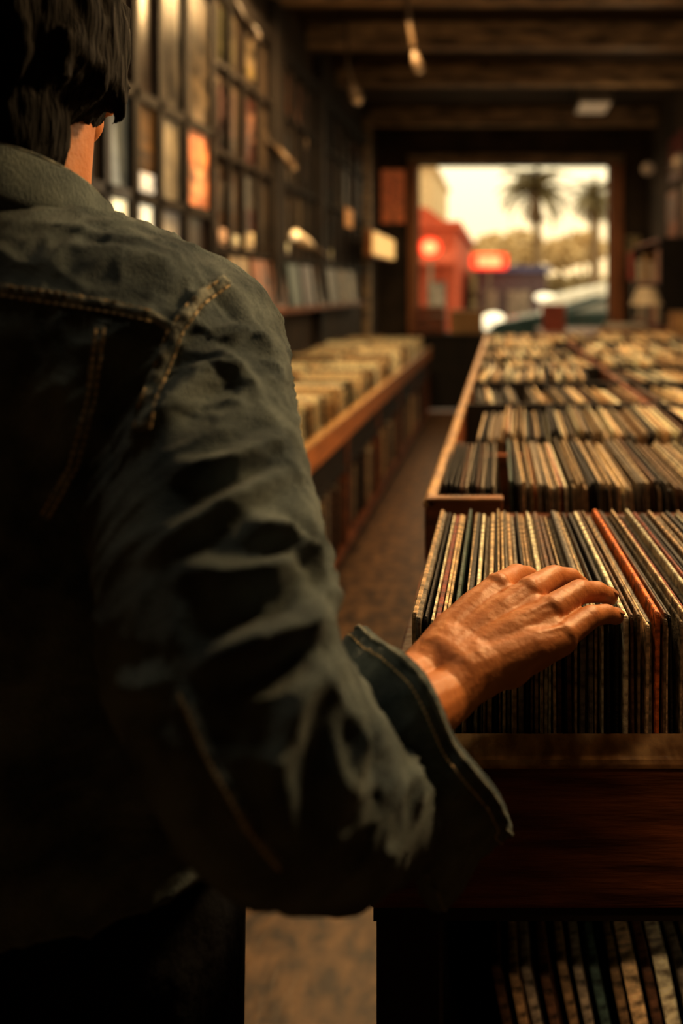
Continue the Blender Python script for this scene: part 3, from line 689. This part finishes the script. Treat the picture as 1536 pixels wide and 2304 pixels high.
# jacket
bm = B(); n = 48; rings = []
for z, hw, hd in ((.945,.172,.132),(.96,.171,.131),(1.05,.176,.132),(1.14,.182,.135),(1.20,.184,.135),(1.25,.181,.13),(1.28,.172,.122),(1.30,.160,.113),(1.315,.142,.103),(1.329,.117,.092),(1.341,.090,.081),(1.350,.066,.07),(1.355,.052,.056)):
    r = []
    for k_ in range(n):
        a = 2*math.pi*k_/n; ca, sa = math.cos(a), math.sin(a); e = 2/2.4
        r.append(V((-.333+hw*abs(ca)**e*(1 if ca>=0 else -1), .565+hd*abs(sa)**e*(1 if sa>=0 else -1), z)))
    rings.append(r)
loft(bm, rings)
def sleeve(bm, data, n=40):
    cs = [V(d[0]) for d in data]; out = []
    for i in range(len(cs)-1):
        p0 = cs[max(i-1,0)]; p1 = cs[i]; p2 = cs[i+1]; p3 = cs[min(i+2,len(cs)-1)]
        A, Bd = data[i], data[i+1]
        for s in range(5):
            t = s/5
            c_ = .5*((2*p1)+(p2-p0)*t+(2*p0-5*p1+4*p2-p3)*t*t+(3*p1-p0-3*p2+p3)*t**3)
            mix = lambda a, b_: a*(1-t)+b_*t
            out.append((c_, V(A[1]).normalized().lerp(V(Bd[1]).normalized(),t).normalized(), V(A[2]).normalized().lerp(V(Bd[2]).normalized(),t), mix(A[3],Bd[3]), mix(A[4],Bd[4]), mix(A[5],Bd[5])))
    d = data[-1]; out.append((cs[-1], V(d[1]).normalized(), V(d[2]), d[3], d[4], d[5]))
    rings = []
    for c_, a_, rf, ru, rw, td in out:
        u = (rf-a_*rf.dot(a_)).normalized(); w = a_.cross(u)
        rings.append([c_+u*math.cos(2*math.pi*k/n)*ru+w*math.sin(2*math.pi*k/n)*rw*(1-td*math.cos(2*math.pi*k/n)) for k in range(n)])
    return loft(bm, rings)
cd = V((.70,.48,.52)).normalized(); ca_ = V((.6,0,-.8)); cc = V((-.052,.5,1.023))
CU, CW = .063, .043
R0 = (-.6,-.7,0)
sleeve(bm, [((-.255,.57,1.275),(.5,-.3,-.8),R0,.064,.064,0),((-.213,.548,1.245),(.35,-.45,-.8),R0,.063,.063,0),((-.169,.468,1.168),(.3,-.6,-.74),R0,.059,.061,0),((-.142,.428,1.12),(.45,-.3,-.8),R0,.058,.063,0),
            ((-.118,.408,1.08),(.7,.25,-.5),(-.5,-.4,-.7),.060,.060,0),((-.094,.432,1.048),(.75,.6,-.1),(0,-.2,-1),.064,.058,0),((-.073,.468,1.033),(.72,.52,.3),(.3,0,-.95),.066,.051,.10),(tuple(cc-cd*.012),tuple(cd),tuple(ca_),CU,CW,.25)])
R1 = (0,-1,0)
sleeve(bm, [((-.42,.57,1.28),(-.5,-.1,-.8),R1,.064,.064,0),((-.465,.56,1.24),(-.3,-.1,-.9),R1,.064,.064,0),((-.525,.54,1.02),(-.1,.1,-1),R1,.062,.062,0),((-.525,.57,.92),(.1,.4,-.9),R1,.056,.056,0),((-.512,.62,.83),(.1,.4,-.9),R1,.048,.048,0)])
jm = remesh(bm, .0026, 16)
bvh = BVHTree.FromPolygons([v.co.copy() for v in jm.vertices], [p.vertices[:] for p in jm.polygons])
cam_o = V((0,0,CZ))
def hit(px, py):
    d = V(((px-VX)/F, 1, (VY-py)/F)).normalized()
    return bvh.ray_cast(cam_o, d, 1.2)[:2]
def polyl(pts, step=12, nrm=False):
    out = []
    for (a,b_),(c_,d_) in zip(pts, pts[1:]):
        m_ = max(1, int(math.hypot(c_-a,d_-b_)/step))
        for s in range(m_): out.append(hit(a+(c_-a)*s/m_, b_+(d_-b_)*s/m_))
    out.append(hit(*pts[-1]))
    out = [p for p in out if p[0] is not None]
    return out if nrm else [p[0] for p in out]
seam_yoke = [(0,652),(120,670),(250,690),(345,712),(388,740)]
seam_arm = [(510,628),(440,672),(395,735),(362,820),(330,900),(318,970)]
seam_back = [(225,735),(205,900),(165,1050),(100,1165)]
seam_sleeve = [(410,1560),(470,1700),(560,1860),(640,1960)]
folds = [ # pixels, width, amplitude
 ([(370,1045),(440,1062),(520,1040),(600,1000),(650,1005)], .0042, .008),
 ([(330,1010),(380,920),(450,850),(540,800)], .005, .008),
 ([(420,960),(480,900),(560,870),(620,870)], .009, -.004),
 ([(320,1260),(400,1210),(520,1130),(640,1065),(695,1040)], .0042, .009),
 ([(340,1130),(450,1130),(560,1090)], .009, -.004),
 ([(390,1285),(500,1300),(600,1290),(700,1240)], .004, .009),
 ([(540,1180),(640,1200),(705,1250),(745,1330)], .004, .008),
 ([(430,1225),(540,1230),(640,1240)], .008, -.004),
 ([(430,1510),(520,1470),(620,1440),(720,1395),(768,1360)], .005, .013),
 ([(400,1390),(520,1385),(640,1370),(730,1320)], .010, -.006),
 ([(260,1535),(330,1545),(400,1530)], .0042, .008),
 ([(770,1440),(700,1455),(600,1510),(500,1570)], .006, -.012),
 ([(700,1520),(650,1650),(570,1800)], .004, .006), ([(780,1510),(805,1650),(780,1850)], .004, .006), ([(850,1540),(915,1680),(940,1840)], .004, .006),
 ([(745,1560),(705,1760),(690,1950)], .006, -.004), ([(825,1580),(850,1700),(850,1880)], .006, -.004), ([(560,1640),(520,1760),(560,1880)], .005, .005),
 ([(740,1600),(760,1760),(720,1960)], .004, .005), ([(620,1700),(640,1830),(700,1980)], .004, .005),
 ([(450,640),(520,690),(580,780)], .008, -.004), ([(470,770),(560,745),(610,800)], .005, .005), ([(540,690),(590,760),(620,860)], .004, .004), ([(400,800),(480,790),(560,850),(600,930)], .004, .005),
 ([(300,640),(380,660),(460,650)], .009, -.004), ([(120,560),(260,570),(380,600)], .009, .005), ([(60,500),(200,525),(330,560),(430,600)],.005,.004), ([(100,510),(220,545),(330,580)],.010,-.004), ([(180,760),(150,1000),(120,1200)], .010, .005), ([(250,780),(240,960),(260,1150)], .012, -.005), ([(60,760),(50,1000),(30,1250)], .016, -.005),
 (seam_yoke, .0045, .0026), (seam_arm, .0045, .0032), (seam_back, .004, .0022), (seam_sleeve, .004, .0024),
]
nv = len(jm.vertices); co = np.empty(nv*3); jm.vertices.foreach_get('co', co); co = co.reshape(-1,3)
nm = np.array([v.normal[:] for v in jm.vertices])
disp = np.zeros(nv)
for pts, w, amp in folds:
    pl = polyl(pts)
    if len(pl) < 2: continue
    best = np.full(nv, 9.0); tt = np.zeros(nv)
    for i_, p in enumerate(pl):
        d2 = np.linalg.norm(co-np.array(p), axis=1)
        up = d2 < best; best[up] = d2[up]; tt[up] = i_/(len(pl)-1)
    seam = abs(amp) < .0036
    taper = np.ones(nv) if seam else np.clip(np.minimum(tt,1-tt)*3+.05, 0, 1)
    # folds have a crisp crest and a broad foot
    g = (np.exp(-(best/w)**2) if seam else .6*np.exp(-best/(w*.8)) + .4*np.exp(-(best/(1.7*w))**2)) - (0 if seam else .3*np.exp(-((best-2.6*w)/(1.2*w))**2))
    disp += amp*g*taper
    if seam and pts is not seam_back:   # puckers beside the seam
        for i_ in range(0, len(pl), 2):
            sgn = 1 if (i_//2)%2 else -1
            d2 = np.linalg.norm(co-np.array(pl[i_]), axis=1)
            disp += .0022*np.exp(-(d2/.006)**2)*sgn
for i_ in range(nv):
    p = V(co[i_])
    q = V((p.x*15+noise.noise(p*9)*1.2, p.y*15, p.z*24-p.x*9+noise.noise(p*11+V((5,0,0)))*1.2))
    r1 = (1-abs(noise.noise(q)))**7; r2 = (1-abs(noise.noise(q*2.1+V((9,4,2)))))**7; r3 = (1-abs(noise.noise(q*4.3+V((3,7,1)))))**5
    disp[i_] += noise.fractal(V((p.x*16,p.y*16,p.z*26)), 1.0, 2.0, 3)*.0012 + r1*.0030 + r2*.0018 + r3*.0006
co = co + nm*disp[:,None]
jm.vertices.foreach_set('co', co.reshape(-1)); jm.update()
jk = meshobj('jacket', jm, m_denim, per)
bvh = BVHTree.FromPolygons([v.co.copy() for v in jm.vertices], [p.vertices[:] for p in jm.polygons])
def seam_band(pts, wd, th_=.0009):
    pl = polyl(pts, 6, True); rings = []
    ps = [p for p,_ in pl]; ns = [q for _,q in pl]
    for it in range(3):
        ps = [ps[0]] + [(ps[i-1]+ps[i]*2+ps[i+1])/4 for i in range(1,len(ps)-1)] + [ps[-1]]
        ns = [ns[0]] + [(ns[i-1]+ns[i]*2+ns[i+1]).normalized() for i in range(1,len(ns)-1)] + [ns[-1]]
    for i_, (p, nn) in enumerate(zip(ps, ns)):
        a_, b_ = ps[max(i_-3,0)], ps[min(i_+3,len(ps)-1)]
        if (b_-a_).length < 1e-5 or (b_-a_).length > .05: continue
        t_ = (b_-a_).normalized(); nn = (nn-t_*nn.dot(t_)).normalized(); sd = t_.cross(nn)
        pk = th_*(1+.6*noise.noise(p*260))
        rings.append([p-sd*wd-nn*.0015, p-sd*wd*.8+nn*pk, p+nn*pk*1.2, p+sd*wd*.8+nn*pk, p+sd*wd-nn*.0015])
    obj('seam', loft(B(), rings), m_seam, jk, smooth=True)
for s_, wd in ((seam_yoke,.0036),(seam_arm,.0042),(seam_back,.0034),(seam_sleeve,.003)): seam_band(s_, wd)
for pts in ([(0,640),(120,657),(250,678),(345,700)], [(0,664),(120,682),(250,703),(345,724)], [(490,632),(424,680),(378,740),(345,830),(313,905),(300,968)], [(516,642),(456,685),(412,745),(380,830),(348,905),(336,972)],
            [(216,740),(196,900),(156,1050),(92,1160)], [(234,740),(214,900),(174,1050),(108,1168)], [(402,1562),(462,1702),(552,1862),(632,1962)]):
    bm = B(); pl = polyl(pts, 18)
    for a_, b_ in zip(pl[::1], pl[1:]):
        if (a_-b_).length < .014:
            d_ = (cam_o-a_).normalized()*.0014; tube(bm, [a_+d_, a_.lerp(b_,.68)+d_], .0008, 5)
    obj('stitching', bm, m_thread, jk)
# rolled cuff: a thick soft folded band, loose below the wrist
rings = []; cw = cd.cross(ca_); n = 144
def cuffpt(s, off, a):
    c0 = math.cos(a); pt = max(0,c0)**4
    wob = .0022*math.sin(5*a+.4)+.0012*math.sin(9*a+1.3)
    ru = CU+off+wob+.004*pt; rw = (CW+off+wob)*(1-.22*c0)
    ss = s+.003*math.sin(2*a+.6)+.002*math.sin(5*a)-.002*pt
    p = cc+cd*ss+ca_*c0*ru+cw*math.sin(a)*rw
    radial = (ca_*c0+cw*math.sin(a)).normalized()
    cr = (1-abs(noise.noise(V((a*3.2, s*40, 3)))))**4*.0030 + (1-abs(noise.noise(V((a*6.5, s*70+a*2, 8)))))**5*.0018
    return p + radial*(cr if off > .001 else 0)
for s, off in ((-.044,-.003),(-.0445,.003),(-.042,.0072),(-.037,.0088),(-.031,.0086),(-.026,.0074),(-.020,.0060),(-.014,.0054),(-.008,.0056),(-.002,.0064),(.004,.0074),(.009,.0084),(.0135,.0080),(.0170,.0048),(.0160,.0005),(.0105,-.0015),(.0,-.0025),(-.02,-.003)):
    rings.append([cuffpt(s, off, 2*math.pi*k_/n) for k_ in range(n)])
cf = obj('cuff', loft(B(), rings, cap=False), m_denim, jk, smooth=True)
obj('cuff_hem', tube(B(), [cuffpt(.0130,.0085,2*math.pi*k_/144) for k_ in range(145)], .0013, 6), m_seam, jk, smooth=True)
obj('cuff_hem', tube(B(), [cuffpt(-.039,.0086,2*math.pi*k_/144) for k_ in range(145)], .0011, 6), m_seam, jk, smooth=True)
bm = B()
for k_ in range(0,144):
    a0, a1 = 2*math.pi*k_/144, 2*math.pi*(k_+.6)/144; tube(bm, [cuffpt(.006,.0086,a0), cuffpt(.006,.0086,a1)], .0006, 5)
obj('stitching', bm, m_thread, jk)
# collar
rings = []; n = 60; edge = []
for s in range(n+1):
    a = math.radians(-90) + math.radians(150)*(2*s/n-1)
    ca, sa = math.cos(a), math.sin(a); back = (1-sa)/2
    zt = 1.334+.056*back; zb = 1.322+.032*back
    o_ = V((-.342,.562,0)); wb = .001*math.sin(s*.9)
    pr = [(.060,zb),(.062,zt),(.0655,zt+.003),(.070,zt+.001+wb),(.074,zb+.006),(.078+wb,zb-.001),(.0745,zb-.003),(.067,zb+.003)]
    rings.append([o_+V((r_*ca,r_*sa*1.02,z_)) for r_,z_ in pr]); edge.append(o_+V((.0655*ca,.0655*sa*1.02,zt+.003)))
obj('collar', loft(B(), rings), m_denim, jk, smooth=True)
obj('collar_edge', tube(B(), edge, .0016, 6), m_seam, jk, smooth=True)

# ------------------------------------------------------------------ lights
def area(name, loc, tgt, size, e, col):
    l = bpy.data.lights.new(name, 'AREA'); l.energy = e; l.size = size; l.color = col; l.shape = 'DISK'
    o = bpy.data.objects.new(name, l); C.objects.link(o); o.location = loc
    o.rotation_euler = (V(tgt)-V(loc)).to_track_quat('-Z','Y').to_euler(); return o
def spotl(name, loc, tgt, ang, e, col, blend=.6):
    l = bpy.data.lights.new(name, 'SPOT'); l.energy = e; l.spot_size = math.radians(ang); l.spot_blend = blend; l.color = col; l.shadow_soft_size = .05
    o = bpy.data.objects.new(name, l); C.objects.link(o); o.location = loc
    o.rotation_euler = (V(tgt)-V(loc)).to_track_quat('-Z','Y').to_euler(); return o
def point(name, loc, e, col, r=.08):
    l = bpy.data.lights.new(name, 'POINT'); l.energy = e; l.color = col; l.shadow_soft_size = r
    o = bpy.data.objects.new(name, l); C.objects.link(o); o.location = loc; return o
warm = (1,.62,.27)
area('key', (1.05,1.7,2.4), (.06,.75,1.03), .35, 50, warm)
area('bins_far', (1.1,3.4,2.95), (.25,3.0,1.0), .6, 78, (1,.7,.38))
area('bins_left', (-.75,4.6,2.95), (-1.0,4.6,.8), .7, 84, (1,.64,.28))
area('left_window', (-1.4,3.2,1.85), (-.3,.5,1.3), .5, 1.4, (1,.85,.6))
area('shoulder_fill', (-.25,.75,2.7), (-.28,.52,1.3), .3, 3.6, (1,.8,.5))  # added light without a fixture, brightens the shoulders
area('entrance', (.2,8.6,2.9), (.2,8.4,0), .6, 18, (1,.68,.36))
spotl('aisle_spot', (-.36,1.7,2.95), (-.36,1.62,0), 16, 130, (1,.68,.34))
spotl('lower_shelf_fill', (.62,-.9,.92), (.24,.92,.46), 17, 34, (1,.66,.34), .8)  # unseen light added behind the camera to lift the lower shelf
spotl('near_bin_fill', (.75,-.6,2.1), (.34,.62,.88), 19, 38, (1,.55,.25), .9)  # unseen light added behind the camera to brighten the bin front
point('beam_fill', (.5,3.4,2.7), 22, (1,.68,.36))
point('right_clutter_fill', (1.15,7.3,2.5), 6, (1,.68,.36))  # added light without a fixture, lifts the dark rack

w = bpy.data.worlds.new('sky'); SC.world = w; w.use_nodes = True
nt = w.node_tree; bg = nt.nodes['Background']
tc = nt.nodes.new('ShaderNodeTexCoord'); sp = nt.nodes.new('ShaderNodeSeparateXYZ'); rp = nt.nodes.new('ShaderNodeValToRGB')
nt.links.new(tc.outputs['Generated'], sp.inputs[0]); nt.links.new(sp.outputs['Z'], rp.inputs['Fac']); nt.links.new(rp.outputs['Color'], bg.inputs['Color'])
rp.color_ramp.elements[0].position = 0; rp.color_ramp.elements[0].color = (1,.72,.36,1); rp.color_ramp.elements[1].position = .14; rp.color_ramp.elements[1].color = (1,.84,.52,1)
bg.inputs['Strength'].default_value = 1.75

# ------------------------------------------------------------------ camera
cam = bpy.data.cameras.new('camera'); co_ = bpy.data.objects.new('camera', cam); C.objects.link(co_); SC.camera = co_
co_.location = (0,0,CZ); co_.rotation_euler = (math.pi/2,0,0)
cam.sensor_fit = 'VERTICAL'; cam.sensor_height = 36; cam.sensor_width = 24; cam.lens = F/2304*36
cam.shift_x = -(VX-768)/2304; cam.shift_y = -(1152-VY)/2304
cam.clip_start = .02; cam.clip_end = 300
cam.dof.use_dof = True; cam.dof.focus_distance = .66; cam.dof.aperture_fstop = 3.0
SC.view_settings.view_transform = 'Standard'
SC.view_settings.look = 'None'
SC.view_settings.gamma = .88
